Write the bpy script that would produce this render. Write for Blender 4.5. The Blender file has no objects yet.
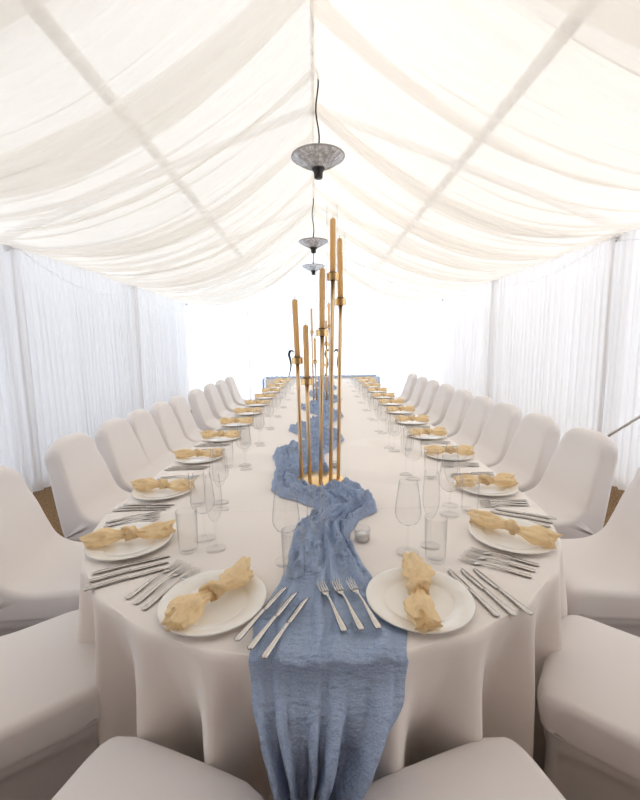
import bpy, bmesh, math, random
from mathutils import Vector, Matrix, noise
random.seed(7)
PI = math.pi
sc = bpy.context.scene
C = sc.collection

# ------------------------------------------------------------------ helpers
def link(o, parent=None):
    C.objects.link(o)
    if parent: o.parent = parent
    return o

def mesh_obj(name, verts, faces, m=None, parent=None, smooth=True):
    me = bpy.data.meshes.new(name)
    me.from_pydata([tuple(v) for v in verts], [], faces)
    bm = bmesh.new(); bm.from_mesh(me)
    bmesh.ops.recalc_face_normals(bm, faces=bm.faces)
    bm.to_mesh(me); bm.free()
    if m: me.materials.append(m)
    if smooth: me.polygons.foreach_set('use_smooth', [True] * len(me.polygons))
    return link(bpy.data.objects.new(name, me), parent)

class MB:
    def __init__(s): s.v = []; s.f = []
    def add(s, v, f):
        n = len(s.v); s.v += [tuple(x) for x in v]; s.f += [tuple(i + n for i in q) for q in f]
    def box(s, x0, x1, y0, y1, z0, z1):
        v = [(x, y, z) for z in (z0, z1) for y in (y0, y1) for x in (x0, x1)]
        s.add(v, [(0,1,3,2),(4,6,7,5),(0,4,5,1),(2,3,7,6),(0,2,6,4),(1,5,7,3)])
    def tube(s, pts, r, n=8, caps=True):
        pts = [Vector(p) for p in pts]; rs = r if isinstance(r, (list, tuple)) else [r] * len(pts)
        v = []; f = []
        a = None
        for i, p in enumerate(pts):
            d = (pts[min(i + 1, len(pts) - 1)] - pts[max(i - 1, 0)]).normalized()
            if a is None:
                a = d.cross(Vector((0, 0, 1)))
                if a.length < .2: a = d.cross(Vector((1, 0, 0)))
            a = (a - d * a.dot(d)).normalized(); b = d.cross(a).normalized()
            for k in range(n):
                t = 2 * PI * k / n
                v.append(p + a * math.cos(t) * rs[i] + b * math.sin(t) * rs[i])
        for i in range(len(pts) - 1):
            for k in range(n):
                f.append((i*n+k, i*n+(k+1)%n, (i+1)*n+(k+1)%n, (i+1)*n+k))
        if caps:
            f.append(tuple(range(n))[::-1]); f.append(tuple((len(pts)-1)*n + k for k in range(n)))
        s.add(v, f)
    def lathe(s, prof, n=32, c=(0, 0, 0)):
        v = []; f = []
        for r, z in prof:
            for k in range(n):
                t = 2 * PI * k / n
                v.append((c[0] + r * math.cos(t), c[1] + r * math.sin(t), c[2] + z))
        for i in range(len(prof) - 1):
            for k in range(n):
                f.append((i*n+k, i*n+(k+1)%n, (i+1)*n+(k+1)%n, (i+1)*n+k))
        if prof[0][0] > 1e-5: pass
        s.add(v, f)
    def build(s, name, m, parent=None, smooth=True):
        o = mesh_obj(name, s.v, s.f, m, parent, smooth)
        return o

def grid(fn, nu, nv, close_u=False):
    v = [fn(i / (nu if close_u else nu - 1), j / (nv - 1)) for j in range(nv) for i in range(nu)]
    f = []
    for j in range(nv - 1):
        for i in range(nu if close_u else nu - 1):
            i2 = (i + 1) % nu
            f.append((j*nu+i, j*nu+i2, (j+1)*nu+i2, (j+1)*nu+i))
    return v, f

def weld(o, d=1e-4):
    bm = bmesh.new(); bm.from_mesh(o.data)
    bmesh.ops.remove_doubles(bm, verts=bm.verts, dist=d)
    bmesh.ops.recalc_face_normals(bm, faces=bm.faces)
    bm.to_mesh(o.data); bm.free()

def sharp(o, a=40):
    try: o.data.set_sharp_from_angle(angle=math.radians(a))
    except Exception: pass

def thing(name, label, cat, loc=(0, 0, 0), rz=0, group=None):
    o = bpy.data.objects.new(name, None); C.objects.link(o); o.empty_display_size = .05
    o.location = loc; o.rotation_euler = (0, 0, rz); return tag(o, label, cat, group)
def tag(o, label, cat, group=None, kind=None):
    o['label'] = label; o['category'] = cat
    if group: o['group'] = group
    if kind: o['kind'] = kind
    return o
def struct(o):
    o['kind'] = 'structure'; return o
def dup(root, loc, rz, label, group=None):
    r = root.copy(); C.objects.link(r); r.location = loc; r.rotation_euler = (0, 0, rz)
    r['label'] = label
    if group: r['group'] = group
    for ch in list(root.children):
        c = ch.copy(); C.objects.link(c); c.parent = r
        for g in list(ch.children):
            d = g.copy(); C.objects.link(d); d.parent = c
    return r
def lerp(a, b, t): return a + (b - a) * t
def sm(a, b, x):
    t = max(0, min(1, (x - a) / (b - a))); return t * t * (3 - 2 * t)
def nz(x, y, z=0): return noise.noise(Vector((x, y, z)))
def interp(tab, y):
    if y <= tab[0][0]: return tab[0][1]
    for (a, p), (b, q) in zip(tab, tab[1:]):
        if y <= b: return lerp(p, q, sm(a, b, y) * .5 + (y - a) / (b - a) * .5)
    return tab[-1][1]

# ------------------------------------------------------------------ materials
def nm(name):
    m = bpy.data.materials.new(name); m.use_nodes = True
    nt = m.node_tree; b = nt.nodes['Principled BSDF']; return m, nt, b
def pbr(name, col, rough=.5, metal=0, sheen=0, bump=None, var=None, spec=.5):
    m, nt, b = nm(name)
    b.inputs['Base Color'].default_value = (*col, 1); b.inputs['Roughness'].default_value = rough
    b.inputs['Metallic'].default_value = metal; b.inputs['Sheen Weight'].default_value = sheen
    b.inputs['Specular IOR Level'].default_value = spec
    tc = nt.nodes.new('ShaderNodeTexCoord')
    if var:
        n = nt.nodes.new('ShaderNodeTexNoise'); n.inputs['Scale'].default_value = var[0]; n.inputs['Detail'].default_value = 6
        r = nt.nodes.new('ShaderNodeValToRGB'); r.color_ramp.elements[0].color = (*var[1], 1); r.color_ramp.elements[1].color = (*var[2], 1)
        r.color_ramp.elements[0].position = .35; r.color_ramp.elements[1].position = .65
        nt.links.new(tc.outputs['Object'], n.inputs['Vector']); nt.links.new(n.outputs['Fac'], r.inputs['Fac'])
        nt.links.new(r.outputs['Color'], b.inputs['Base Color'])
    if bump:
        n = nt.nodes.new('ShaderNodeTexNoise'); n.inputs['Scale'].default_value = bump[0]; n.inputs['Detail'].default_value = 4
        bp = nt.nodes.new('ShaderNodeBump'); bp.inputs['Strength'].default_value = bump[1]; bp.inputs['Distance'].default_value = bump[2]
        nt.links.new(tc.outputs['Object'], n.inputs['Vector']); nt.links.new(n.outputs['Fac'], bp.inputs['Height'])
        nt.links.new(bp.outputs['Normal'], b.inputs['Normal'])
    return m
def sheer(name, col, transp, transl, bump=None):
    """fabric: part see-through weave, part diffuse, part translucent"""
    m = bpy.data.materials.new(name); m.use_nodes = True; nt = m.node_tree; nt.nodes.clear()
    out = nt.nodes.new('ShaderNodeOutputMaterial')
    d = nt.nodes.new('ShaderNodeBsdfDiffuse'); t = nt.nodes.new('ShaderNodeBsdfTranslucent'); p = nt.nodes.new('ShaderNodeBsdfTransparent')
    d.inputs[0].default_value = (*col, 1); t.inputs[0].default_value = (*col, 1); p.inputs[0].default_value = (1, 1, 1, 1)
    a = nt.nodes.new('ShaderNodeMixShader'); a.inputs[0].default_value = transl
    b = nt.nodes.new('ShaderNodeMixShader'); b.inputs[0].default_value = transp
    nt.links.new(d.outputs[0], a.inputs[1]); nt.links.new(t.outputs[0], a.inputs[2])
    nt.links.new(a.outputs[0], b.inputs[1]); nt.links.new(p.outputs[0], b.inputs[2]); nt.links.new(b.outputs[0], out.inputs[0])
    if bump:
        tc = nt.nodes.new('ShaderNodeTexCoord'); mp = nt.nodes.new('ShaderNodeMapping'); mp.inputs['Scale'].default_value = bump[3]
        n = nt.nodes.new('ShaderNodeTexNoise'); n.inputs['Scale'].default_value = bump[0]; n.inputs['Detail'].default_value = 5
        bp = nt.nodes.new('ShaderNodeBump'); bp.inputs['Strength'].default_value = bump[1]; bp.inputs['Distance'].default_value = bump[2]
        nt.links.new(tc.outputs['Object'], mp.inputs[0]); nt.links.new(mp.outputs[0], n.inputs['Vector'])
        nt.links.new(n.outputs['Fac'], bp.inputs['Height'])
        nt.links.new(bp.outputs[0], d.inputs['Normal']); nt.links.new(bp.outputs[0], t.inputs['Normal'])
    return m
def glass(name, tint=(1, 1, 1), edge=.78):
    """thin clear glass: see-through, denser where the wall is seen edge on, with mirror glints"""
    m = bpy.data.materials.new(name); m.use_nodes = True; nt = m.node_tree; nt.nodes.clear()
    out = nt.nodes.new('ShaderNodeOutputMaterial')
    lw = nt.nodes.new('ShaderNodeLayerWeight'); lw.inputs['Blend'].default_value = .5
    ramp = nt.nodes.new('ShaderNodeValToRGB')
    ramp.color_ramp.elements[0].color = (*[.99 * c for c in tint], 1); ramp.color_ramp.elements[0].position = .72
    ramp.color_ramp.elements[1].color = (*[edge * c for c in tint], 1); ramp.color_ramp.elements[1].position = .98
    tr = nt.nodes.new('ShaderNodeBsdfTransparent'); gl = nt.nodes.new('ShaderNodeBsdfGlossy'); gl.inputs['Roughness'].default_value = .03
    fr = nt.nodes.new('ShaderNodeMath'); fr.operation = 'POWER'; fr.inputs[1].default_value = 4
    mul = nt.nodes.new('ShaderNodeMath'); mul.operation = 'MULTIPLY_ADD'; mul.inputs[1].default_value = .35; mul.inputs[2].default_value = .02
    nt.links.new(lw.outputs['Facing'], fr.inputs[0])
    mx = nt.nodes.new('ShaderNodeMixShader')
    nt.links.new(lw.outputs['Facing'], ramp.inputs[0]); nt.links.new(ramp.outputs[0], tr.inputs[0])
    nt.links.new(fr.outputs[0], mul.inputs[0]); nt.links.new(mul.outputs[0], mx.inputs[0])
    nt.links.new(tr.outputs[0], mx.inputs[1]); nt.links.new(gl.outputs[0], mx.inputs[2]); nt.links.new(mx.outputs[0], out.inputs[0])
    return m

M = dict(
    cloth=pbr('table_linen', (.90, .84, .79), .85, sheen=.15, bump=(260, .12, .002), spec=.2),
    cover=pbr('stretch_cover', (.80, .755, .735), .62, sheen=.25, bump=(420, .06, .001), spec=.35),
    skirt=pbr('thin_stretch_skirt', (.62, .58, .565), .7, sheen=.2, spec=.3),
    china=pbr('white_china', (.86, .84, .80), .12, spec=.6),
    steel=pbr('polished_steel', (.56, .53, .50), .2, 1, bump=(60, .05, .001)),
    gold=pbr('brushed_gold', (.76, .56, .34), .28, 1),
    goldcup=pbr('bright_gold', (.86, .60, .28), .28, 1),
    bronze=pbr('dark_bronze', (.16, .10, .05), .4, .8),
    wax=sheer('ivory_wax', (1.0, .76, .42), 0, .5),
    wick=pbr('wick', (.75, .68, .55), .8),
    chrome=pbr('heater_chrome', (.80, .78, .78), .38, 1, bump=(30, .6, .02), var=(26, (.45, .43, .43), (.95, .94, .94))),
    black=pbr('black_plastic', (.02, .018, .018), .4),
    framemet=pbr('dull_frame', (.72, .70, .67), .6),
    grey=pbr('grey_frame', (.42, .41, .40), .5, .3),
    alu=pbr('painted_aluminium', (.86, .85, .86), .45),
    floor=pbr('coir_carpet', (.2, .13, .07), .95, var=(70, (.105, .062, .030), (.34, .215, .115)), bump=(120, .8, .01), spec=.1),
    rattan=pbr('wood', (.55, .38, .22), .6),
    dim_lining=pbr('added_dim_lining', (.66, .50, .38), .9),  # opaque warm lining added out of view to dim and warm the foreground
    canvas=sheer('roof_canvas', (.84, .79, .73), .10, .37),
    wallcanvas=sheer('wall_canvas', (.88, .87, .87), .09, .40),
    drape=sheer('ceiling_voile', (.96, .93, .88), .30, .6, bump=(8, .35, .03, (.3, 3.5, .3))),
    curtain=sheer('voile_curtain', (.90, .88, .87), .14, .5),
    farcurtain=sheer('thin_voile_curtain', (.95, .94, .94), .60, .6),
    napkin=sheer('gauze_napkin', (1.0, .84, .57), .14, .4, bump=(75, .9, .007, (1, 1, 1))),
    glass=glass('clear_glass'), chimney=glass('chimney_glass', edge=.93), pane=glass('clear_window', edge=.93),
)
# blue gauze with a woven crinkle
def gauze():
    m, nt, b = nm('blue_gauze'); nt.nodes.remove(b)
    out = nt.nodes['Material Output']
    tc = nt.nodes.new('ShaderNodeTexCoord')
    mp = nt.nodes.new('ShaderNodeMapping'); mp.inputs['Scale'].default_value = (.35, 1, 1)
    n1 = nt.nodes.new('ShaderNodeTexNoise'); n1.inputs['Scale'].default_value = 330; n1.inputs['Detail'].default_value = 6
    n2 = nt.nodes.new('ShaderNodeTexNoise'); n2.inputs['Scale'].default_value = 95; n2.inputs['Detail'].default_value = 4
    nt.links.new(tc.outputs['Object'], mp.inputs[0]); nt.links.new(tc.outputs['Object'], n1.inputs[0]); nt.links.new(mp.outputs[0], n2.inputs[0])
    r = nt.nodes.new('ShaderNodeValToRGB')
    r.color_ramp.elements[0].position = .3; r.color_ramp.elements[0].color = (.40, .52, .73, 1)
    r.color_ramp.elements[1].position = .7; r.color_ramp.elements[1].color = (.62, .72, .91, 1)
    nt.links.new(n1.outputs['Fac'], r.inputs[0])
    bp = nt.nodes.new('ShaderNodeBump'); bp.inputs['Strength'].default_value = 1.0; bp.inputs['Distance'].default_value = .012
    nt.links.new(n2.outputs['Fac'], bp.inputs['Height'])
    bp2 = nt.nodes.new('ShaderNodeBump'); bp2.inputs['Strength'].default_value = .5; bp2.inputs['Distance'].default_value = .003
    nt.links.new(n1.outputs['Fac'], bp2.inputs['Height']); nt.links.new(bp.outputs[0], bp2.inputs['Normal'])
    d = nt.nodes.new('ShaderNodeBsdfDiffuse'); t = nt.nodes.new('ShaderNodeBsdfTranslucent'); p = nt.nodes.new('ShaderNodeBsdfTransparent')
    for s in (d, t): nt.links.new(r.outputs[0], s.inputs[0]); nt.links.new(bp2.outputs[0], s.inputs['Normal'])
    a = nt.nodes.new('ShaderNodeMixShader'); a.inputs[0].default_value = .2
    c = nt.nodes.new('ShaderNodeMixShader'); c.inputs[0].default_value = .18
    nt.links.new(d.outputs[0], a.inputs[1]); nt.links.new(t.outputs[0], a.inputs[2])
    nt.links.new(a.outputs[0], c.inputs[1]); nt.links.new(p.outputs[0], c.inputs[2]); nt.links.new(c.outputs[0], out.inputs[0])
    return m
M['blue'] = gauze()

# ------------------------------------------------------------------ dimensions of the marquee
W, HE, HR = 3.05, 2.48, 3.56
Y0, Y1 = -2.9, 9.25
FR = [-1.3, 1.35, 3.95, 6.52, 9.2]
TC = 1.71           # centre of the near round end of the table
R = .915; ZT = .75; TEND = 8.12; SLANT = .022
def tx(x, y): return x + SLANT * (y - TC)

# ------------------------------------------------------------------ setting
b = MB(); b.box(-W - .1, W + .1, Y0 - .1, Y1 + .1, -.06, 0); struct(b.build('floor', M['floor'], None, False))
b = MB()
ys_ = [Y0, .1, Y1]
b.add([(x, y, HR + .06 - abs(x) / W * (HR - HE)) for y in ys_ for x in (-W, 0, W)], [(0, 1, 4, 3), (1, 2, 5, 4), (3, 4, 7, 6), (4, 5, 8, 7)])
o = b.build('ceiling', M['canvas'], None, False); o.data.materials.append(M['dim_lining']); struct(o)
for p_ in o.data.polygons:
    if p_.center.y < .1: p_.material_index = 1  # unseen roof behind the camera made opaque so the foreground darkens
for s, n in ((-1, 'left'), (1, 'right')):
    b = MB(); YA, YB, zt_ = -.9, 3.3, HE + .04
    b.add([(s * W, YB, 0), (s * W, Y1, 0), (s * W, Y1, zt_), (s * W, YB, zt_)], [(0, 1, 2, 3)])
    b.add([(s * W, YA, 0), (s * W, YB, 0), (s * W, YB, .2), (s * W, YA, .2)], [(0, 1, 2, 3)])
    b.add([(s * W, YA, 2.3), (s * W, YB, 2.3), (s * W, YB, zt_), (s * W, YA, zt_)], [(0, 1, 2, 3)])
    b.add([(s * W, Y0, 0), (s * W, YA, 0), (s * W, YA, zt_), (s * W, Y0, zt_)], [(0, 1, 2, 3)])
    o = b.build('wall_' + n, M['wallcanvas'], None, False); o.data.materials.append(M['dim_lining']); o.data.polygons[3].material_index = 1; struct(o)  # last panel, out of view, gets the added light-blocking lining
    b = MB(); b.add([(s * W, YA, .2), (s * W, YB, .2), (s * W, YB, 2.3), (s * W, YA, 2.3)], [(0, 1, 2, 3)])
    struct(b.build('window_%d' % (5 if s < 0 else 6), M['pane'], None, False))  # unseen side pane, added to let daylight onto the near table
# far gable canvas with clear windows beneath it
b = MB(); zt = 2.22
b.add([(-W, Y1, zt), (W, Y1, zt), (W, Y1, HE), (0, Y1, HR + .05), (-W, Y1, HE)], [(0, 1, 2, 3, 4)])
b.add([(-W, Y1, 0), (W, Y1, 0), (W, Y1, .24), (-W, Y1, .24)], [(0, 1, 2, 3)])
struct(b.build('wall_far', M['wallcanvas'], None, False))
b = MB(); b.add([(-W, Y0, 0), (W, Y0, 0), (W, Y0, HE), (0, Y0, HR), (-W, Y0, HE)], [(0, 1, 2, 3, 4)])
struct(b.build('wall_back', M['dim_lining'], None, False))
mull = [-W, -1.52, .0, 1.2, W]
for i in range(4):
    x0, x1 = mull[i] + .02, mull[i + 1] - .02
    b = MB(); b.add([(x0, Y1, .24), (x1, Y1, .24), (x1, Y1, zt), (x0, Y1, zt)], [(0, 1, 2, 3)])
    struct(b.build('window_%d' % (i + 1), M['pane'], None, False))
for i, x in enumerate(mull[1:4]):
    b = MB(); b.box(x - .02, x + .02, Y1 - .02, Y1 + .02, .0, zt + .02)
    struct(b.build('trim_%d' % (i + 1), M['alu'], None, False))

# frame of the tent
fr = thing('tent_frame', 'pale aluminium marquee frame of rafters, purlins and corner posts behind the fabric', 'tent frame')
def zroof(x): return HR - abs(x) / W * (HR - HE)
for s in (-1, 1):
    b = MB(); b.box(s*(W-.10)-.03, s*(W-.10)+.03, Y0, Y1-.03, HE-.05, HE+.01); b.build('eave_beam', M['alu'], fr, False)
    b = MB(); x = s * 1.35; z = zroof(x)
    b.box(x-.035, x+.035, Y0, Y1-.03, z-.03, z+.02); b.build('purlin', M['framemet'], fr, False)
    for y in FR:
        b = MB(); b.box(s*(W-.07)-.03, s*(W-.07)+.03, y-.03, y+.03, 0, HE); b.build('post', M['alu'], fr, False)
        b = MB(); dz = .03
        b.add([(0, y-.03, HR-.03), (0, y+.03, HR-.03), (0, y-.03, HR+.02), (0, y+.03, HR+.02),
               (s*(W-.1), y-.03, HE-.05), (s*(W-.1), y+.03, HE-.05), (s*(W-.1), y-.03, HE+.01), (s*(W-.1), y+.03, HE+.01)],
              [(0,1,5,4),(2,6,7,3),(0,4,6,2),(1,3,7,5),(0,2,3,1),(4,5,7,6)])
        b.build('rafter', M['alu'], fr, False)
b = MB(); b.box(-.012, .012, Y0, Y1-.03, HR-.03, HR+.03); b.build('ridge_beam', M['alu'], fr, False)
for s in (-1, 1):                                                        # dark hook brackets at the eave
    for y in FR[2:]:
        b = MB(); x = s * (W - .17)
        b.box(x-.014, x+.014, y-.018, y+.018, HE-.12, HE-.07); b.tube([(x, y, HE-.09), (s*(W-.10), y, HE-.03)], .008, 6)
        b.tube([(x, y, HE-.09), (x - s*.03, y, HE-.12), (x - s*.045, y, HE-.09)], .007, 6)
        b.tube([(x, y-.04, HE-.05), (x, y+.04, HE-.05)], .009, 6)
        b.build('hook_bracket', M['black'], fr, False)

# ceiling drapes: swagged widths of voile from ridge to eave
def drape_side(s, name, label):
    root = thing(name, label, 'drape')
    k = 0; y = -1.33; rng = random.Random(11 if s < 0 else 23)
    while y < 9.05:
        w = .98 + rng.uniform(-.12, .14); ov = .20 + rng.uniform(-.04, .10)
        ya, yb = y, min(y + w + ov, 9.14); sg = .33 + rng.uniform(-.05, .05); seed = rng.uniform(0, 50); lay = (k % 2) * .012
        skew = rng.uniform(-.10, .10)
        def fn(u, t, ya=ya, yb=yb, sg=sg, seed=seed, lay=lay, skew=skew):
            # t: 0 at the ridge, 1 at the eave; u across the width
            pin = 1 - .18 * sm(.55, 1, t)
            uu = .5 + (u - .5) * pin
            yy = lerp(ya, yb, uu) + skew * 4 * t * (1 - t)
            x = s * lerp(-.02, W - .16, t)
            prof = 4 * t * (1 - t)
            sag = sg * (1 + .28 * math.sin(PI * u)) * prof
            env = .25 + .75 * math.sin(PI * min(1, max(0, t))) ** .6
            ph = u * (5.2 + 1.2 * nz(seed, 0)) + .5 * nz(seed, t * 1.6, u * 2)
            fold = .036 * abs(math.sin(PI * ph)) ** 1.5 + .010 * math.sin(2 * PI * (u * 13 + 1.3 * nz(seed + 5, t * 2.2, u * 3)))
            fold += .05 * nz(u * 6 + seed, t * 1.1, seed) + .009 * nz(u * 30 + seed, t * 2.5, seed)
            edge = .05 * (math.exp(-((u) / .05) ** 2) + math.exp(-((1 - u) / .05) ** 2)) * math.sin(PI * t)
            z = lerp(HR - .02, HE - .06, t) - sag + (fold - .02) * env - edge - lay
            yy += .02 * nz(u * 9 + seed, t * 2, 3) * env
            return (x, min(yy, 9.16), z)
        v, f = grid(fn, 96, 44)
        mesh_obj('drape_width', v, f, M['drape'], root); k += 1; y += w
drape_side(-1, 'ceiling_drape', 'white voile swags hanging under the left slope of the marquee roof')
drape_side(1, 'ceiling_drape', 'white voile swags hanging under the right slope of the marquee roof')

# wall curtains
def curtain(pa, pb, label, m, ztop=HE-.05, seed=0, gable=False, amp=.030, name='curtain', zbot=.03):
    pa = Vector(pa); pb = Vector(pb); L = (pb - pa).length; d = (pb - pa) / L; nrm = Vector((-d.y, d.x))
    nu = int(L / .013)
    def fn(u, t):
        s = u * L; flare = sm(0, .3, t) * .5 + .5
        w = math.sin(2*PI*(s / .105 + .9 * nz(s * 1.3, seed, t * .35))) * amp * .55 + math.sin(2*PI*(s / .043 + .8 * nz(s * 3, seed + 4, t * .5))) * amp * .30
        w += amp * 1.1 * nz(s * 3.1, seed + 9, t * .6)
        p = pa + d * (s + .008 * nz(s * 5, t * 1.5, seed)) + nrm * w * flare
        x = p.x
        zt_ = (HR - .10 - abs(x) / W * (HR - HE)) if gable else ztop
        return (p.x, p.y, lerp(zt_, zbot, t))
    v, f = grid(fn, nu, 12)
    o = mesh_obj(name, v, f, m); tag(o, label, 'curtain', 'voile wall curtains'); return o
names = ['behind the photographer', 'nearest the camera', 'middle bay of the', 'farthest bay of the']
for s, sd in ((-1, 'left'), (1, 'right')):
    lab = ['pale voile curtain on the %s wall before the first hook bracket' % sd,
           'pale voile curtain on the %s wall between the first and second hook brackets' % sd,
           'pale voile curtain on the %s wall between the second bracket and far corner' % sd]
    for k, (a, bb) in enumerate(((-1.3, 3.99), (3.91, 6.56), (6.48, 9.12))):
        curtain((s*(W-.20-.03*(k%2)), a), (s*(W-.20-.03*(k%2)), bb), lab[k], M['curtain'], seed=s*10+k*3)
fx = [-2.82, -1.52, .02, 1.2, 2.82]
fl = ['sheer white curtain over the far window at the left corner', 'sheer white curtain over the far window left of the tall candles',
      'sheer white curtain over the far window just right of the tall candles', 'sheer white curtain over the far window at the right corner']
for k in range(4):
    curtain((fx[k]-.02, 9.17), (fx[k+1]+.02, 9.17), fl[k], M['farcurtain'], ztop=2.36, seed=40+k*5, amp=.02)
curtain((-2.82, 9.20), (2.82, 9.20), 'pleated white voile filling the far gable above the windows', M['farcurtain'], seed=77, gable=True, zbot=2.30)

# string lights along the eaves
def strings(s, label):
    pts = []; rng = random.Random(3)
    ys = [3.95, 6.52, 9.1]
    for a, c in [(1.4, 3.95), (3.95, 6.52), (6.52, 9.05)]:
        for i in range(16):
            t = i / 16; pts.append((s*(W-.27 - .02*math.sin(PI*t)), lerp(a, c, t), HE-.10 - .27*4*t*(1-t)*(.7 if s>0 else .9) + .006*rng.uniform(-1,1)))
    b = MB(); b.tube(pts, .0028, 5); o = b.build('string_lights', M['alu']); tag(o, label, 'string lights')
    bulb = None
    for i, p in enumerate(pts[4:]):
        if bulb is None:
            mb = MB(); mb.lathe([(0, -.014), (.006, -.010), (.008, 0), (.006, .008), (.003, .014), (0, .014)], 8)
            bulb = mb.build('bulb', M['glass'], o); bulb.location = p
        else:
            c = bulb.copy(); C.objects.link(c); c.parent = o; c.location = p
strings(-1, 'thin string of tiny lights swagged along the left eave')
strings(1, 'thin string of tiny lights swagged along the right eave')
b = MB(); b.tube([(W-.30, 3.15, .93), (W-.30, 3.75, .50)], .012, 6)
tag(b.build('strap', M['framemet']), 'dark diagonal strap against the right wall curtain behind the chairs', 'strap')

# ------------------------------------------------------------------ chair
def catmull(P, n=6, closed=True):
    out = []; N = len(P)
    for i in range(N):
        p0, p1, p2, p3 = [Vector(P[(i + k) % N]) for k in (-1, 0, 1, 2)]
        for k in range(n):
            t = k / n
            out.append(.5 * ((2*p1) + (-p0+p2)*t + (2*p0-5*p1+4*p2-p3)*t*t + (-p0+3*p1-3*p2+p3)*t**3))
    return out
def chair_cover():
    P = [(.215,.385),(.238,.415),(.240,.460),(.224,.489),(.18,.500),(.08,.497),(-.02,.495),(-.10,.510),(-.155,.55),(-.186,.62),(-.215,.72),
         (-.244,.83),(-.258,.90),(-.276,.928),(-.308,.938),(-.340,.925),(-.354,.895),(-.346,.83),(-.324,.72),(-.300,.60),(-.282,.50),(-.268,.42),(-.240,.385),(-.10,.380),(.08,.380)]
    prof = catmull(P, 4); N = len(prof); Wd = .224; r = .024
    nrm = []
    for i in range(N):
        d = prof[(i+1) % N] - prof[i-1]; n = Vector((d.y, -d.x)).normalized(); nrm.append(n)
    # make normals point inwards
    area = sum(prof[i].x * prof[(i+1)%N].y - prof[(i+1)%N].x * prof[i].y for i in range(N))
    sg = -1 if area > 0 else 1
    xs = []
    K = 5
    for k in range(K + 1): a = PI/2 * k / K; xs.append(-(Wd - r) - r * math.cos(a))
    xs += [-(Wd-r) * (1 - 2 * k / 9) for k in range(1, 9)]
    xs += [-x for x in xs[:K+1]][::-1]
    V = []; F = []
    for x in xs:
        ax = abs(x); d = 0
        if ax > Wd - r: q = (ax - (Wd - r)) / r; d = r * (1 - math.sqrt(max(0, 1 - q * q)))
        for p, n in zip(prof, nrm):
            q = p + n * sg * d
            nar = 1 - .19 * sm(.48, .95, q.y)
            z = q.y - .07 * sm(.70, .93, q.y) * (ax / Wd) ** 4
            y = q.x
            # seat front corners are rounded in plan, back is very slightly dished
            y -= .035 * sm(.05, .22, y) * (ax / Wd) ** 8
            y -= .012 * sm(.6, .8, z) * (1 - (ax / Wd) ** 2)
            z += .006 * (1 - (ax/Wd)**2) * sm(-.1, .05, y)
            V.append((x * nar, y, z))
    L = len(xs)
    for j in range(L - 1):
        for i in range(N): F.append((j*N+i, j*N+(i+1)%N, (j+1)*N+(i+1)%N, (j+1)*N+i))
    fp = list(range(0, 57)); rp_ = [0] + list(range(N - 1, 55, -1))
    def stf(i): return i / 32 if i <= 32 else 1 + (i - 32) / 24
    def str_(i): i = N if i == 0 else i; return (N - i) / (N - 84) if i >= 84 else 1 + (84 - i) / 28
    for base in (0, (L-1)*N):
        a = b_ = 0
        while a < len(fp) - 1 or b_ < len(rp_) - 1:
            if b_ >= len(rp_) - 1 or (a < len(fp) - 1 and stf(fp[a+1]) <= str_(rp_[b_+1])): t = (fp[a], fp[a+1], rp_[b_]); a += 1
            else: t = (fp[a], rp_[b_+1], rp_[b_]); b_ += 1
            if len(set(t)) == 3: F.append(tuple(base + k for k in t))
    return V, F
def skirt_mesh():
    # rounded-square tube from the seat edge to the floor; each side recessed in an arch between the legs
    nu, nv = 96, 26; V = []; F = []
    def per(u, hx, hy0, hy1, rc):
        # perimeter of a rounded box, u in 0..4 (side index + position)
        k = int(u) % 4; s = (u - int(u)) * 2 - 1
        return k, s
    for j in range(nv):
        t = j / (nv - 1); z = lerp(.440, .004, t)
        hx = lerp(.219, .208, sm(0.05, .3, t)) + .012 * t; yf = lerp(.228, .212, sm(0.05, .3, t)) + .008 * t; yb = -lerp(.262, .245, sm(0.05, .3, t)) - .035 * t
        for i in range(nu):
            u = i / nu * 4; k = int(u); s = (u - k) * 2 - 1
            a = abs(s)
            hyp = (yf - yb) / 2; cy = (yf + yb) / 2
            c = .86; # corner rounding
            sx = math.copysign(1, s)
            if k == 0: px, py, n = s, 1, (0, 1)
            elif k == 1: px, py, n = 1, -s, (1, 0)
            elif k == 2: px, py, n = -s, -1, (0, -1)
            else: px, py, n = -1, s, (-1, 0)
            # superellipse-ish rounding
            l = (abs(px) ** 9 + abs(py) ** 9) ** (1 / 9)
            px /= l; py /= l
            arch_top = .345 - .05 * a ** 6
            inside = sm(.86, .74, a) * sm(arch_top + .012, arch_top - .012, z)
            dep = .022 * inside + .006 * sm(.42, .40, z) * sm(.36, .39, z)
            crease = .0035 * math.exp(-((z - .375 - .012 * s) / .004) ** 2)
            V.append((px * hx - n[0] * (dep - crease), cy + py * hyp - n[1] * (dep - crease), z + (.03 * (1 - a ** 4) * sm(.7, 1, t))))
    for j in range(nv - 1):
        for i in range(nu): F.append((j*nu+i, j*nu+(i+1)%nu, (j+1)*nu+(i+1)%nu, (j+1)*nu+i))
    return V, F
def make_chair():
    t = thing('banquet_chair', '', 'chair')
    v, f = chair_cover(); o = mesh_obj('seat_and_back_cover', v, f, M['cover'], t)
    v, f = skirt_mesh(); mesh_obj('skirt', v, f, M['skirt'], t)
    for sx in (-1, 1):
        for fy, y in ((1, .165), (-1, -.215)):
            b = MB(); b.tube([(sx*.178, y, .40), (sx*.186, y - (.018 if fy < 0 else -.004), .012)], [.014, .012], 8)
            b.build('leg', M['grey'], t)
    return t
chair0 = make_chair(); used = [False]
def put_chair(x, y, face, label):
    rz = face - PI / 2
    if not used[0]:
        used[0] = True; chair0.location = (x, y, 0); chair0.rotation_euler = (0, 0, rz); chair0['label'] = label; chair0['group'] = 'covered chairs around the long table'; return
    dup(chair0, (x, y, 0), rz, label, 'covered chairs around the long table')
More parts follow.
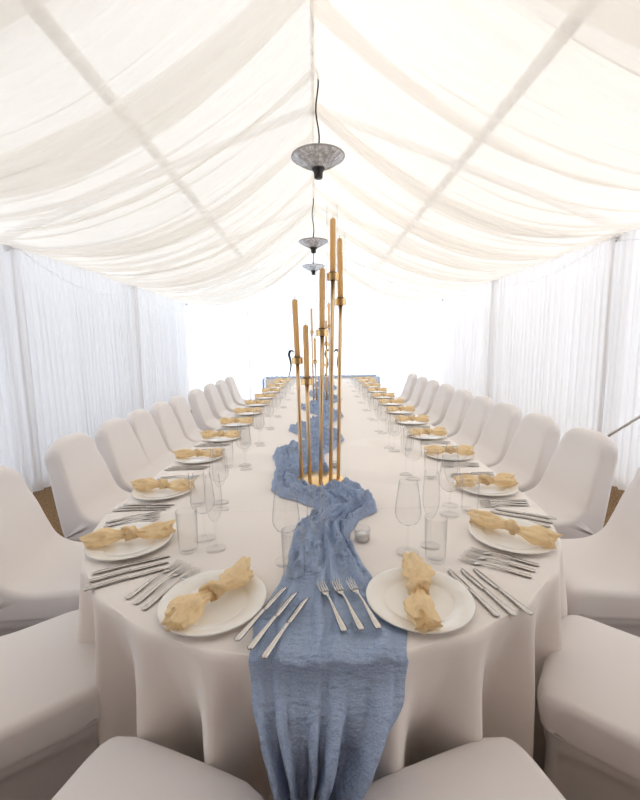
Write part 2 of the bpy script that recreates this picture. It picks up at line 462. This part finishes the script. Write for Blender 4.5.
def ring(deg, r):
    a = math.radians(deg); return r * math.cos(a), TC + r * math.sin(a), a + PI
for deg, r, lab in ((249, 1.180, 'white covered chair at the near end, left of the hanging runner, only its seat showing'),
                    (284, 1.170, 'white covered chair at the near end, right of the hanging runner, only its seat showing'),
                    (215, 1.145, 'white covered chair seat turned to the round table corner, cut off by left edge'),
                    (321, 1.150, 'white covered chair seat turned to the round table corner, cut off by right edge'),
                    (188, 1.175, 'white covered chair cut by the left picture edge, its curved back showing'),
                    (352, 1.175, 'white covered chair cut by the right picture edge, its curved back showing')):
    x, y, a = ring(deg, r)
    if deg == 284: x, y, a = .292, .585, math.radians(108)
    if deg == 215: y += .03
    if deg == 321: x -= .02
    if deg == 188: x, y, a = -1.13, 1.68, math.radians(4)
    if deg == 352: x, y, a = 1.16, 1.60, math.radians(176)
    put_chair(x, y, a, lab)
ORD = ['first', 'second', 'third', 'fourth', 'fifth', 'sixth', 'seventh', 'eighth', 'ninth', 'tenth', 'eleventh', 'twelfth']
LY = [2.33, 2.84, 3.25, 3.72, 4.19, 4.86, 5.52, 6.15, 6.80]
RY = [2.20, 2.72, 3.22, 3.72, 4.26, 4.86, 5.45, 6.05, 6.72]
for i, y in enumerate(LY):
    put_chair(-1.165 + .004 * nz(i, 1) * 5, y, .02 * nz(i * 3.1, 2) * 4, 'white covered chair with whole back showing, %s from front on the left' % ORD[i])
for i, y in enumerate(RY):
    put_chair(tx(1.19, y), y, PI + .02 * nz(i * 2.1, 5) * 4, 'white covered chair with whole back showing, %s from front on the right' % ORD[i])

# ------------------------------------------------------------------ long table and its cloth
def outline(n_arc=220, ds=.05):
    """stadium: starts far right, comes forward, round the near end, back along the left"""
    pts = []
    y = TEND
    n = int((TEND - TC) / ds)
    for i in range(n): yy = lerp(TEND, TC, i / n); pts.append((R, yy, 1, 0))
    for i in range(n_arc + 1):
        a = -PI * i / n_arc; pts.append((R * math.cos(a), TC + R * math.sin(a), math.cos(a), math.sin(a)))
    for i in range(1, n + 1): yy = lerp(TC, TEND, i / n); pts.append((-R, yy, -1, 0))
    return pts
O = outline(); acc = [0]
for p, q in zip(O, O[1:]): acc.append(acc[-1] + math.hypot(q[0]-p[0], q[1]-p[1]))
S0 = acc[len(acc)//2]
V = []; F = []
levels = [.0, .006, .02, .05, .10, .17, .25, .34, .44, .54, .63, .70, .742]
NP = len(O)
for j, dz in enumerate(levels):
    for (x, y, nx, ny), s in zip(O, acc):
        s = s - S0
        g = sm(-.05, .36, dz)
        fold = math.sin(2*PI*(s / .215 + .35 * nz(s * 1.1, 3))) * .5 + .5
        fold = fold ** 1.6
        off = (.008 * min(1, dz / .02)) + g * (.115 * fold - .085 + .012 * nz(s * 6, dz * 2)) + .005 * sm(.3, .74, dz)
        shift = g * .02 * nz(s * 3, 9)
        px, py = x + nx * off - ny * shift, y + ny * off + nx * shift
        if dz == 0: px, py = x - nx * .006, y - ny * .006
        V.append((tx(px, py), py, ZT + .001 - dz if dz else ZT + .001))
for j in range(len(levels) - 1):
    for i in range(NP - 1): F.append((j*NP+i, j*NP+i+1, (j+1)*NP+i+1, (j+1)*NP+i))
F.append(tuple(range(NP)))
cl = mesh_obj('tablecloth', V, F, M['cloth'])
tag(cl, 'floor length ivory tablecloth over the long round ended table', 'tablecloth')
sharp(cl, 50)
# overlapping second cloth: a hemmed edge crossing the table
b = MB()
def seam(u, t):
    x = lerp(-R + .012, R - .012, u); y = lerp(1.605, 1.622, t) + .004 * nz(x * 2, 1)
    return (tx(x, y), y, ZT + .001 + .0028 * math.sin(PI * t) * sm(0, .03, u) * sm(1, .97, u))
v, f = grid(seam, 60, 7); mesh_obj('hem_crease', v, f, M['cloth'], cl)
tb = thing('banquet_table', 'long round ended banquet table hidden beneath the ivory cloth', 'table')
b = MB()
inn = [(x - nx * .02, y - ny * .02) for x, y, nx, ny in O]
n = len(inn)
b.add([(tx(x, y), y, ZT - .004) for x, y in inn] + [(tx(x, y), y, ZT - .03) for x, y in inn],
      [tuple(range(n)), tuple(range(n, 2*n))[::-1]] + [(i, (i+1) % n, n + (i+1) % n, n + i) for i in range(n)])
b.build('tabletop', M['rattan'], tb, False)
for y in (1.5, 4.6, 7.7):
    for s in (-1, 1):
        b = MB(); b.tube([(tx(s*.6, y), y, .001), (tx(s*.6, y), y, ZT - .031)], .018, 8); b.build('leg', M['grey'], tb)

# ------------------------------------------------------------------ far cross table
hy0, hy1, hx0, hx1 = 8.22, 8.86, -1.05, 1.24
V = []; F = []; per = []
def rp(n=40):
    P = []
    for i in range(n): P.append((lerp(hx0, hx1, i/n), hy0, 0, -1))
    for i in range(12): P.append((hx1, lerp(hy0, hy1, i/12), 1, 0))
    for i in range(n): P.append((lerp(hx1, hx0, i/n), hy1, 0, 1))
    for i in range(12): P.append((hx0, lerp(hy1, hy0, i/12), -1, 0))
    return P
P = rp(); NP = len(P)
for j, dz in enumerate((0, .01, .15, .35, .55, .742)):
    for i, (x, y, nx, ny) in enumerate(P):
        o = (.004 if dz else 0) + .016 * sm(0, .5, dz) * (1 + math.sin(i * .9))
        V.append((x + nx*o, y + ny*o, ZT + .012 - dz))
for j in range(5):
    for i in range(NP): F.append((j*NP+i, j*NP+(i+1)%NP, (j+1)*NP+(i+1)%NP, (j+1)*NP+i))
F.append(tuple(range(NP)))
ht = mesh_obj('tablecloth', V, F, M['cloth']); tag(ht, 'ivory cloth covering the cross table at the far end', 'tablecloth')
tb2 = thing('banquet_table', 'rectangular cross table under cloth at the far end', 'table')
b = MB(); b.box(hx0+.02, hx1-.02, hy0+.02, hy1-.02, ZT-.02, ZT+.008); b.build('tabletop', M['rattan'], tb2, False)
for x in (hx0+.1, hx1-.1):
    for y in (hy0+.1, hy1-.1):
        b = MB(); b.tube([(x, y, .001), (x, y, ZT-.021)], .016, 8); b.build('leg', M['grey'], tb2)
def fr2(u, t):
    # lengthwise blue gauze: lies on the cross table and hangs over both ends
    L = hx1 - hx0; dr = .33; s = lerp(-dr, L + dr, u)
    y = hy0 + .12 + (t - .5) * (.30 + .05 * nz(u * 5, 2)) + .03 * nz(u * 4, 1)
    h = .014 + .022 * abs(nz(u * 30, t * 5, 1)) + .010 * math.sin(t * 16 + 3 * nz(u * 8, 0))
    y = max(y, hy0 - .005) if 0 <= s <= L else y
    if s < 0: return (hx0 - .04 - abs(h) * .8, y, ZT + .02 + s)
    if s > L: return (hx1 + .04 + abs(h) * .8, y, ZT + .02 - (s - L))
    return (hx0 + s, y, ZT + .014 + h)
v, f = grid(fr2, 170, 24); o = mesh_obj('table_runner', v, f, M['blue']); tag(o, 'blue gauze runner laid lengthwise over the far cross table', 'table runner')

# dark ornaments on the far cross table
def orn(x, s, label):
    pts = [(x, 8.52, .765), (x, 8.52, .80), (x + s*.03, 8.52, .90), (x + s*.05, 8.52, 1.02), (x + s*.035, 8.52, 1.14), (x + s*.01, 8.52, 1.24), (x + s*.03, 8.52, 1.31), (x + s*.08, 8.52, 1.33), (x + s*.12, 8.52, 1.28)]
    rs = [.05, .012, .014, .018, .024, .028, .030, .024, .008]
    b = MB(); b.tube(pts, rs, 10); b.tube([(x, 8.52, .764), (x, 8.52, .775)], .055, 16)
    tag(b.build('ornament', M['black']), label, 'ornament', 'dark ornaments on the far cross table')
orn(-.58, 1, 'slim black curved ornament on the far table, left of the tall candles')
orn(.19, 1, 'slim black curved ornament on the far table, middle one of three')
orn(.50, -1, 'slim black curved ornament on the far table, rightmost of three')

# ------------------------------------------------------------------ blue runner snaking along the table
LE = [(.80,-.185),(.93,-.19),(1.02,-.16),(1.10,-.135),(1.20,-.125),(1.30,-.125),(1.40,-.11),(1.50,-.06),(1.60,-.02),(1.68,-.10),(1.76,-.20),(1.85,-.25),(2.0,-.25),(2.2,-.26),(2.45,-.30),(2.6,-.26),
      (2.8,-.07),(3.0,-.16),(3.2,-.25),(3.45,-.12),(3.8,.02),(4.1,-.12),(4.35,-.20),(4.6,-.08),(4.95,.06),(5.3,-.08),(5.6,-.14),(6.0,.02),(6.3,.08),(6.7,-.06),(7.1,.0),(7.6,.08),(8.1,0)]
RE = [(.80,.165),(.90,.185),(1.0,.175),(1.10,.13),(1.20,.105),(1.30,.09),(1.38,.085),(1.48,.13),(1.58,.22),(1.70,.225),(1.80,.19),(1.9,.15),(2.05,.06),(2.25,.02),(2.45,.02),(2.6,.10),
      (2.8,.17),(3.0,.17),(3.2,.03),(3.45,.12),(3.8,.24),(4.1,.16),(4.35,.06),(4.6,.16),(4.95,.30),(5.3,.18),(5.6,.10),(6.0,.24),(6.3,.32),(6.7,.18),(7.1,.24),(7.6,.3),(8.1,.24)]
HANG = .60
def runner(u, v):
    s = -HANG + v * (HANG + 7.30)     # <0 hangs down the front
    yy = .80 + max(s, 0)
    l = interp(LE, yy); r_ = interp(RE, yy)
    if s < 0:
        d = -s
        l = interp([(0,-.185),(.06,-.172),(.14,-.145),(.27,-.095),(.6,-.06)], d); r_ = interp([(0,.168),(.06,.15),(.12,.105),(.20,.045),(.28,.005),(.6,.0)], d)
    e = .012 * nz(s * 9, 3 + u)
    # pleats along the run; the gathered ones are closer and deeper
    wob = .9 * nz(s * 1.7, 5, u * 1.5) + .35 * nz(s * 5, 8, u * 3)
    uu = u + .035 * math.sin(2 * PI * (3 * u + wob)) * math.sin(PI * u)
    x = lerp(l, r_, uu) + e
    pl = math.sin(2 * PI * (4.2 * u + wob))
    pl2 = math.sin(2 * PI * (9 * u + 1.7 * wob + .6 * nz(s * 3, 1)))
    cr = 1 - abs(2 * nz(x * 11, s * 9, 2)); cr2 = 1 - abs(2 * nz(x * 26 + 4, s * 22, 7))
    edge = sm(0, .08, u) * sm(1, .92, u)
    h = .004 + edge * (.010 + .011 * pl + .005 * pl2 + .022 * max(0, cr) ** 3 + .013 * max(0, cr2) ** 2 + .008 * (1 - abs(2 * nz(x * 60, s * 45, 3))))
    pk = min(math.hypot(x - px_, yy - py_) - rr for px_, py_, rr in ((-.31, 1.0, .142), (.24, .99, .142), (-.012, 1.975, .118)))
    rid = max(0, math.sin(2 * PI * (5.5 * u + .8 * wob + .3 * nz(s * 3, 6)))) ** .7
    rid2 = 1 - abs(2 * nz(x * 34, s * 3.5, 5))
    if s >= 0:
        hn = .003 + edge * (.018 * rid + .005 * max(0, rid2))
        h = lerp(hn, h, sm(.24, .40, s))
    h = max(lerp(.0012, h, sm(.0, .028, pk)), .0012) if s >= 0 else max(h, .003)
    arc = R - math.sqrt(max(0, R * R - x * x))      # the near rim is round
    edgey = TC - R + arc
    if s >= 0:
        y = max(yy, edgey - .006) if s < .10 else yy
        if s < .14: y = lerp(edgey - .012, .94, s / .14)
        tt = sm(.0, .03, s)
        near = sm(.35, .1, s)
        return (x, y, ZT + .0024 + h * (1 - .35 * near) - .006 * (1 - sm(0, .02, s)))
    d = -s
    h_top = (.003 + edge * (.018 * rid + .005 * max(0, rid2))) * .65
    hh = .012 + edge * (.010 * rid + .006 * max(0, rid2)) + edge * (.050 * rid + .016 * (pl * .5 + .5) + .008 * max(0, rid2)) * sm(.0, .14, d) + .052 * sm(0, .12, d)
    return (x + .01 * pl2 * sm(.1, .5, d), edgey - .012 - (hh - .004) * sm(0, .07, d), ZT - .0036 + h_top * (1 - sm(0, .04, d)) - d * (1 + .05 * nz(u * 4, 2) * sm(0, .1, d)) + .03 * math.sin(u * 7) * sm(.4, .6, d))
v, f = grid(runner, 96, 1300)
o = mesh_obj('table_runner', v, f, M['blue']); tag(o, 'crumpled blue gauze runner snaking down the long table and over its near end', 'table runner')
sol = o.modifiers.new('thick', 'SOLIDIFY'); sol.thickness = .0012; sol.offset = 1

# ------------------------------------------------------------------ tall candelabra
def candelabra(cx, cy, stems, label, lean=True, sc_=1):
    t = thing('candelabra', label, 'candelabra', (cx, cy, ZT + (.0045 if cy < 3 else .012)))
    b = MB(); b.lathe([(0, 0), (.112, 0), (.118, .003), (.118, .009), (.112, .012), (0, .012)], 48); o = b.build('base', M['goldcup'], t); sharp(o)
    for k, (bx, by, tx_, ty, h) in enumerate(stems):
        b = MB(); b.tube([(bx, by, .011), (tx_, ty, h)], .0095, 12); st = b.build('stem', M['gold'], t)
        b = MB(); b.lathe([(0, 0), (.010, 0), (.013, .008), (.0175, .010), (.0175, .040), (.0150, .040), (.0150, .036), (0, .036)], 20, (tx_, ty, h)); b.build('candle_socket', M['bronze'], st)
        b = MB(); b.lathe([(.008, .004), (.0275, .004), (.0275, .034), (.0262, .034), (.0262, .006), (.008, .006)], 28, (tx_, ty, h)); o = b.build('gold_cup', M['goldcup'], st); sharp(o)
        b = MB(); b.lathe([(.0268, .032), (.0268, .335), (.0260, .335), (.0260, .032)], 28, (tx_, ty, h)); b.build('chimney', M['chimney'], st)
    return t
ST = [(-.092,-.035,-.098,-.03,.590),(-.050,-.058,-.054,-.05,.490),(.002,-.075,.022,-.06,.720),(.052,-.058,.076,-.05,.975),(.094,.0,.114,.0,.865)]
BX, BY = -.012, 1.975
candelabra(BX, BY, ST, 'tall gold five stemmed candelabra standing on the blue runner nearest the camera')
def candle(x, y, z, h, label, lean=(0, 0), r=.0132, g='taper candles in the near candelabra'):
    b = MB(); n = 8
    pts = [(lean[0]*i/n + .0004*math.sin(i*1.7), lean[1]*i/n, h*i/n) for i in range(n+1)]
    b.tube([*pts, (lean[0], lean[1], h + .006)], [r] * n + [r * .95, r * .45], 14)
    o = b.build('taper_candle', M['wax']); o.location = (x, y, z); tag(o, label, 'candle', g)
    w = MB(); w.tube([(lean[0], lean[1], h + .004), (lean[0] + .001, lean[1], h + .022)], .0016, 6); w.build('wick', M['wick'], o)
CL = ['ivory taper candle, leftmost of five in the near candelabra', 'shortest standing ivory taper candle, second from left in the near candelabra',
      'ivory taper candle, middle one in the near candelabra', 'highest ivory taper candle, fourth from left in the near candelabra', 'ivory taper candle, rightmost in the near candelabra']
for k, (bx, by, x_, y_, h) in enumerate(ST):
    candle(BX + x_, BY + y_, ZT + .0045 + h + .0365, [.265, .245, .27, .235, .27][k], CL[k], lean=[(-.006, 0), (-.001, 0), (.006, 0), (.004, 0), (-.001, .0)][k])
ST2 = [(-.095,-.02,-.100,-.02,.80),(-.060,-.06,-.070,-.06,.46),(.020,-.07,.025,-.07,.42),(.060,-.03,.066,-.03,.66),(.095,.02,.102,.02,.86)]
cx2, cy2 = .045, 4.75
candelabra(cx2, cy2, ST2, 'gold five stemmed candelabra standing farther down the table behind the near one')
for k, (bx, by, x_, y_, h) in enumerate(ST2):
    candle(cx2 + x_, cy2 + y_, ZT + .012 + h + .0365, .25, 'ivory taper candle, %s from left in the farther candelabra' % ORD[k], g='taper candles in the farther candelabra')

# votives
def votive(x, y, label):
    b = MB(); b.lathe([(0, 0), (.024, 0), (.028, .004), (.029, .045), (.027, .045), (.026, .006), (0, .005)], 28)
    o = b.build('votive_glass', M['glass']); o.location = (x, y, ZT + .003); tag(o, label, 'votive', 'votive glasses by the runner')
    w = MB(); w.lathe([(0, .007), (.0245, .007), (.0255, .028), (0, .028)], 24); w.build('wax', M['china'], o)
votive(.128, 1.335, 'small votive glass with white wax right of the blue runner in front')
votive(.075, 2.20, 'small votive glass with white wax just behind the near candelabra base')

# ------------------------------------------------------------------ pendant heaters
def make_heater():
    t = thing('pendant_heater', '', 'heater')
    b = MB(); prof = [(.03, -.005), (.08, .03), (.14, .062), (.19, .085), (.208, .092), (.21, .098), (.203, .100), (.15, .100), (.10, .108), (.05, .118), (.03, .125), (0, .126)]
    b.lathe(prof, 48); b.build('reflector', M['chrome'], t)
    b = MB(); b.lathe([(.206, .090), (.213, .093), (.213, .101), (.204, .102)], 48); b.build('rim', M['grey'], t)
    b = MB(); b.lathe([(0, -.065), (.030, -.065), (.034, -.06), (.036, -.02), (.052, .004), (.054, .012), (.03, .014), (0, .014)], 24); b.build('heating_element', M['black'], t)
    b = MB()
    for k in range(24):
        a = 2*PI*k/24; b.tube([(.05*math.cos(a), .05*math.sin(a), .004), (.13*math.cos(a), .13*math.sin(a), .045), (.205*math.cos(a), .205*math.sin(a), .088)], .0016, 4)
    for r_, z in ((.09, .024), (.13, .043), (.17, .066)):
        b.tube([(r_*math.cos(2*PI*k/32), r_*math.sin(2*PI*k/32), z) for k in range(33)], .0016, 4, False)
    b.build('guard_wire', M['grey'], t)
    b = MB(); pts = [(.012*math.sin(i*.9)*(1 if 0 < i < 10 else 0), .006*math.cos(i), .126 + i*.060) for i in range(11)]
    b.tube(pts, .0065, 8); b.tube([(0, 0, .12), (0, 0, .16)], .014, 10); b.build('cable', M['black'], t)
    return t
h0 = make_heater()
h0.location = (.03, 3.43, 2.82); h0['label'] = 'round chrome pendant heater nearest the camera, hanging from the tent ridge'; h0['group'] = 'pendant heaters'
dup(h0, (-.015, 6.07, 2.82), .7, 'round chrome pendant heater, middle of the three hanging from the ridge', 'pendant heaters')
dup(h0, (-.02, 7.9, 2.82), 1.3, 'round chrome pendant heater, farthest of the three hanging from the ridge', 'pendant heaters')

# ------------------------------------------------------------------ place settings
def make_plate():
    b = MB(); b.lathe([(0, .0045), (.085, .0045), (.093, .007), (.098, .0115), (.137, .0185), (.1405, .0185), (.1415, .0165), (.139, .014), (.100, .007), (.088, .001), (0, .0005)], 72)
    o = b.build('plate', M['china']); return o
def make_napkin():
    nu, nv = 40, 76; V = []; F = []
    def rad(t):   # t -1..1 along the length
        a = abs(t)
        return lerp(.013, .031, sm(.06, .58, a)) * (1 - .14 * sm(.70, .95, a))
    for j in range(nv):
        t = -1 + 2 * j / (nv - 1); y = t * .140
        xc = .012 * math.sin(t * 2.6) ; rr = rad(t)
        for i in range(nu):
            p = 2 * PI * i / nu
            tw = t * 1.6
            w = 1 + .12 * math.sin(4 * p + 2.2 * tw + 2 * nz(t * 2, 1)) + .13 * math.sin(8 * p + 1.2 * tw + nz(t * 3, 7)) + .35 * nz(math.cos(p) * 1.8, math.sin(p) * 1.8, t * 5)
            r_ = rr * w
            yy = y + (.030 * nz(math.cos(p) * 1.3, math.sin(p) * 1.3, 4.5 + t) + .003 * math.sin(6 * p)) * sm(.6, 1, abs(t)) * (1 if t > 0 else -1)
            x = xc + r_ * math.cos(p) * 1.15; z = r_ * math.sin(p) * .78
            V.append((x, yy, z))
    zmin = min(v_[2] for v_ in V)
    def lift(v_): return (v_[0], v_[1], max(v_[2], -.021) + .024)
    V = [lift(v_) for v_ in V]
    for j in range(nv - 1):
        for i in range(nu): F.append((j*nu+i, j*nu+(i+1)%nu, (j+1)*nu+(i+1)%nu, (j+1)*nu+i))
    # frilled ends close inwards
    for j0, sgn in ((0, 1), (nv-1, -1)):
        base = len(V)
        for i in range(nu):
            q = V[j0*nu+i]; V.append((q[0]*.35, q[1] + sgn*.012, .024 + (q[2]-.024)*.35))
        for i in range(nu): F.append((j0*nu+i, j0*nu+(i+1)%nu, base+(i+1)%nu, base+i))
    o = mesh_obj('napkin', V, F, M['napkin'])
    # knot wound round the middle
    V = []; n1, n2 = 44, 14
    for i in range(n1):
        a = 2*PI*i/n1
        for k in range(n2):
            q = 2*PI*k/n2; rr = .0115 * (1 + .34 * math.sin(3*q + 2*a) + .45 * nz(math.cos(a)*2, math.sin(a)*2, k*.6))
            R_ = .0165 + rr * math.cos(q)
            V.append((R_ * math.cos(a) * 1.12, rr * math.sin(q) * 1.5 + .010 * math.cos(a), R_ * math.sin(a) * .82 + .028))
    V = [(x, y, max(z, .004)) for x, y, z in V]
    F = [(i*n2+k, ((i+1)%n1)*n2+k, ((i+1)%n1)*n2+(k+1)%n2, i*n2+(k+1)%n2) for i in range(n1) for k in range(n2)]
    mesh_obj('knot', V, F, M['napkin2'], o)
    return o
M['napkin2'] = sheer('gauze_knot', (.90, .72, .45), .05, .3, bump=(90, .7, .004, (1, 1, 1)))
def ribbon(spec, thick_fn=None):
    """flat tapering bar along Y: spec = (y, halfwidth, z, thickness)"""
    V = []; F = []
    for y, w, z, t in spec:
        V += [(-w, y, z), (-w*.55, y, z + t), (w*.55, y, z + t), (w, y, z), (w*.5, y, z - t*.5), (-w*.5, y, z - t*.5)]
    n = len(spec)
    for j in range(n-1):
        for i in range(6): F.append((j*6+i, j*6+(i+1)%6, (j+1)*6+(i+1)%6, (j+1)*6+i))
    F.append((0,1,2,3,4,5)); F.append(tuple((n-1)*6 + i for i in range(6))[::-1])
    return V, F
HSPEC = [(-.105,.004,.0030,.0018),(-.102,.0088,.0030,.0022),(-.09,.0098,.0032,.0024),(-.06,.0078,.0042,.0024),(-.02,.0048,.0075,.0026),(.015,.0032,.0085,.0026)]
def make_fork():
    v, f = ribbon(HSPEC + [(.030,.0036,.0075,.0022),(.036,.0075,.0060,.0016),(.046,.0118,.0040,.0014),(.056,.0125,.0032,.0012)])
    o = mesh_obj('fork', v, f, M['steel'])
    b = MB()
    for k in range(4):
        x = (k - 1.5) * .0066
        v, f = ribbon([(.054, .0024, .0032, .0012), (.075, .0020, .0040, .0010), (.092, .0017, .0065, .0009), (.103, .0007, .0092, .0006)])
        b.add([(p[0] + x, p[1], p[2]) for p in v], f)
    b.build('tines', M['steel'], o); return o
def make_knife():
    v, f = ribbon([(-.112,.004,.0035,.0025),(-.108,.0085,.0035,.003),(-.09,.0092,.0038,.0034),(-.04,.0066,.0042,.0034),(.0,.0052,.0042,.0034),(.006,.0065,.0042,.003)])
    o = mesh_obj('knife', v, f, M['steel'])
    V = []; S = [(.004,-.005,.005),(.012,-.0085,.0075),(.04,-.0095,.0085),(.075,-.0095,.0085),(.095,-.0080,.0082),(.108,-.003,.0078),(.114,.004,.0072)]
    for y, a, c in S: V += [(a, y, .0028), ((a+c)/2, y, .0052), (c, y, .0036), ((a+c)/2, y, .0020)]
    F = [(j*4+i, j*4+(i+1)%4, (j+1)*4+(i+1)%4, (j+1)*4+i) for j in range(len(S)-1) for i in range(4)] + [(0,1,2,3), tuple((len(S)-1)*4+i for i in range(4))[::-1]]
    mesh_obj('blade', V, F, M['steel'], o); return o
def make_wine():
    b = MB(); b.lathe([(.0225, .245), (.0285, .215), (.0375, .172), (.0405, .150), (.0385, .132), (.028, .112), (.012, .100), (.0045, .096)][::-1] , 36)
    # real wall: go up the outside and down the inside
    b = MB(); out = [(.004, .098), (.016, .101), (.030, .110), (.0395, .125), (.0425, .140), (.0405, .165), (.0355, .205), (.0305, .246)]
    b.lathe(out + [(r - .001, z) for r, z in out[::-1][:-1]] + [(0, .0985)], 36)
    o = b.build('wine_glass', M['glass'])
    b = MB(); b.lathe([(.0045, .098), (.0034, .088), (.0032, .04), (.0036, .018), (.006, .008), (.014, .004), (.034, .0022), (.0375, .0018), (.0375, 0), (0, 0)], 36)
    b.build('stem_and_foot', M['glass'], o); return o
def make_flute():
    out = [(.004, .098), (.010, .104), (.019, .120), (.0265, .145), (.0285, .168), (.0280, .200), (.0245, .240), (.0225, .265)]
    b = MB(); b.lathe(out + [(r - .001, z) for r, z in out[::-1][:-1]] + [(0, .1005)], 32)
    o = b.build('champagne_flute', M['glass'])
    b = MB(); b.lathe([(.0045, .100), (.0034, .09), (.0032, .04), (.0036, .018), (.006, .008), (.012, .004), (.030, .0022), (.0335, .0018), (.0335, 0), (0, 0)], 32)
    b.build('stem_and_foot', M['glass'], o); return o
def make_tumbler():
    b = MB(); b.lathe([(0, 0), (.025, 0), (.029, .003), (.0315, .012), (.0355, .145), (.0342, .145), (.0305, .018), (.027, .011), (0, .010)], 36)
    return b.build('tumbler', M['glass'])
PROTO = dict(plate=make_plate(), napkin=make_napkin(), fork=make_fork(), knife=make_knife(), wine=make_wine(), flute=make_flute(), tumbler=make_tumbler())
CAT = dict(plate=('plate', 'white dinner plates'), napkin=('napkin', 'knotted pale yellow napkins'), fork=('fork', 'steel forks'), knife=('knife', 'steel knives'),
           wine=('wine glass', 'clear wine glasses'), flute=('champagne flute', 'clear champagne flutes'), tumbler=('tumbler', 'clear water tumblers'))
first = set()
def put(kind, x, y, z, rz, label):
    p = PROTO[kind]; cat, g = CAT[kind]
    if kind not in first:
        first.add(kind); p.location = (x, y, z); p.rotation_euler = (0, 0, rz); tag(p, label, cat, g); return p
    o = dup(p, (x, y, z), rz, label, g); o['category'] = cat; return o
OUT3 = ['innermost', 'middle', 'outermost']
def setting(px, py, dx, dy, where, near=False, side=False, nap=None, i=0):
    l = math.hypot(dx, dy); dx /= l; dy /= l
    rx, ry = dy, -dx
    rz = math.atan2(dy, dx) - PI / 2
    zt = ZT + .0012
    def at(a, b_): return px + rx * a + dx * b_, py + ry * a + dy * b_
    put('plate', px, py, zt, rz, 'round white plate ' + where)
    put('napkin', px, py, zt + .0135, rz + (nap if nap is not None else .3 * nz(i * 1.7, 3.3) + .05), 'knotted yellow gauze napkin on the plate ' + where)
    off = [.158, .198, .238] if near else [.162, .188, .214]
    for k in range(3):
        x, y = at(-off[k], .008 * (k - 1) + (0.02 if near else 0)); zz = zt
        onr = near and -.19 < x < .19
        put('fork', x, y, ZT + (.0245 if onr else .0012), rz, 'steel fork, %s of three, by the plate %s' % (OUT3[k], where))
        x, y = at(off[k], -.01 * k - .005)
        onr = near and -.17 < x < .19
        put('knife', x, y, ZT + (.0245 if onr else .0012), rz + .02 * (k - 1), 'steel knife, %s of three, by the plate %s' % (OUT3[k], where))
    if near: T, Wn, Fl = ((.156, .170), (.095, .238), (.190, .255))
    else: T, Wn, Fl = ((.165, .21), (.15, .305), (.225, .325))
    for kk, q in (('tumbler', T), ('wine', Wn), ('flute', Fl)):
        x, y = at(*q); z = ZT + .0012
        if -.15 < x < .12: z = ZT + .018
        nme = dict(tumbler='clear water tumbler', wine='clear stemmed wine glass', flute='slim champagne flute')[kk]
        put(kk, x, y, z, rz, nme + ' above the plate ' + where)
setting(-.31, 1.0, .33, .72, 'at the near end, left of runner', near=True, nap=-.04, i=1)
setting(.24, .99, -.20, .72, 'at the near end, right of runner', near=True, nap=-.33, i=2)
setting(-.69, 1.35, .69, .36, 'on the round left corner', near=True, side=True, nap=-.10, i=3)
setting(.655, 1.33, -.655, .40, 'on the round right corner', near=True, side=True, nap=-.22, i=4)
PL = [1.86, 2.42, 2.95, 3.49, 4.05, 4.63, 5.25, 5.9, 6.55, 7.2, 7.8]
PR = [1.82, 2.37, 2.89, 3.42, 3.95, 4.50, 5.08, 5.7, 6.35, 7.0, 7.65]
for i, y in enumerate(PL):
    setting(tx(-.765, y), y, 1, 0, '%s up the straight left side' % ORD[i], i=10+i)
for i, y in enumerate(PR):
    setting(tx(.765, y), y, -1, 0, '%s up the straight right side' % ORD[i], i=30+i)

# ------------------------------------------------------------------ light
w = bpy.data.worlds.new('sky'); sc.world = w; w.use_nodes = True; nt = w.node_tree
bg = nt.nodes['Background']; bg.inputs[0].default_value = (.75, .86, 1.0, 1); bg.inputs[1].default_value = 2.15
sun = bpy.data.lights.new('sun', 'SUN'); sun.energy = 3.3; sun.angle = math.radians(12); sun.color = (1, .83, .62)
so = bpy.data.objects.new('sun', sun); C.objects.link(so)
d = Vector((-.60, -.2, -.77)); so.rotation_euler = d.to_track_quat('-Z', 'Y').to_euler()

# ------------------------------------------------------------------ camera
cam = bpy.data.cameras.new('camera'); co = bpy.data.objects.new('camera', cam); C.objects.link(co); sc.camera = co
cam.sensor_fit = 'VERTICAL'; cam.sensor_height = 36; cam.lens = 402.3 / 800 * 36; cam.clip_start = .02
th, ya, ro = .1365, .0109, -.0177
fw = Vector((math.sin(ya)*math.cos(th), math.cos(ya)*math.cos(th), -math.sin(th)))
rt = Vector((math.cos(ya), -math.sin(ya), 0)); up = rt.cross(fw)
r2 = rt*math.cos(ro) + up*math.sin(ro); u2 = up*math.cos(ro) - rt*math.sin(ro)
co.matrix_world = Matrix(((r2.x, u2.x, -fw.x, -.0261), (r2.y, u2.y, -fw.y, 0), (r2.z, u2.z, -fw.z, 1.4377), (0, 0, 0, 1)))

sc.view_settings.view_transform = 'Standard'; sc.view_settings.look = 'None'
sc.view_settings.gamma = 1; sc.view_settings.exposure = .13; sc.view_settings.use_curve_mapping = False
cy = sc.cycles
cy.use_denoising = True; cy.max_bounces = 10; cy.diffuse_bounces = 6; cy.transmission_bounces = 8; cy.transparent_max_bounces = 40
cy.sample_clamp_indirect = 6; cy.caustics_reflective = False; cy.caustics_refractive = False
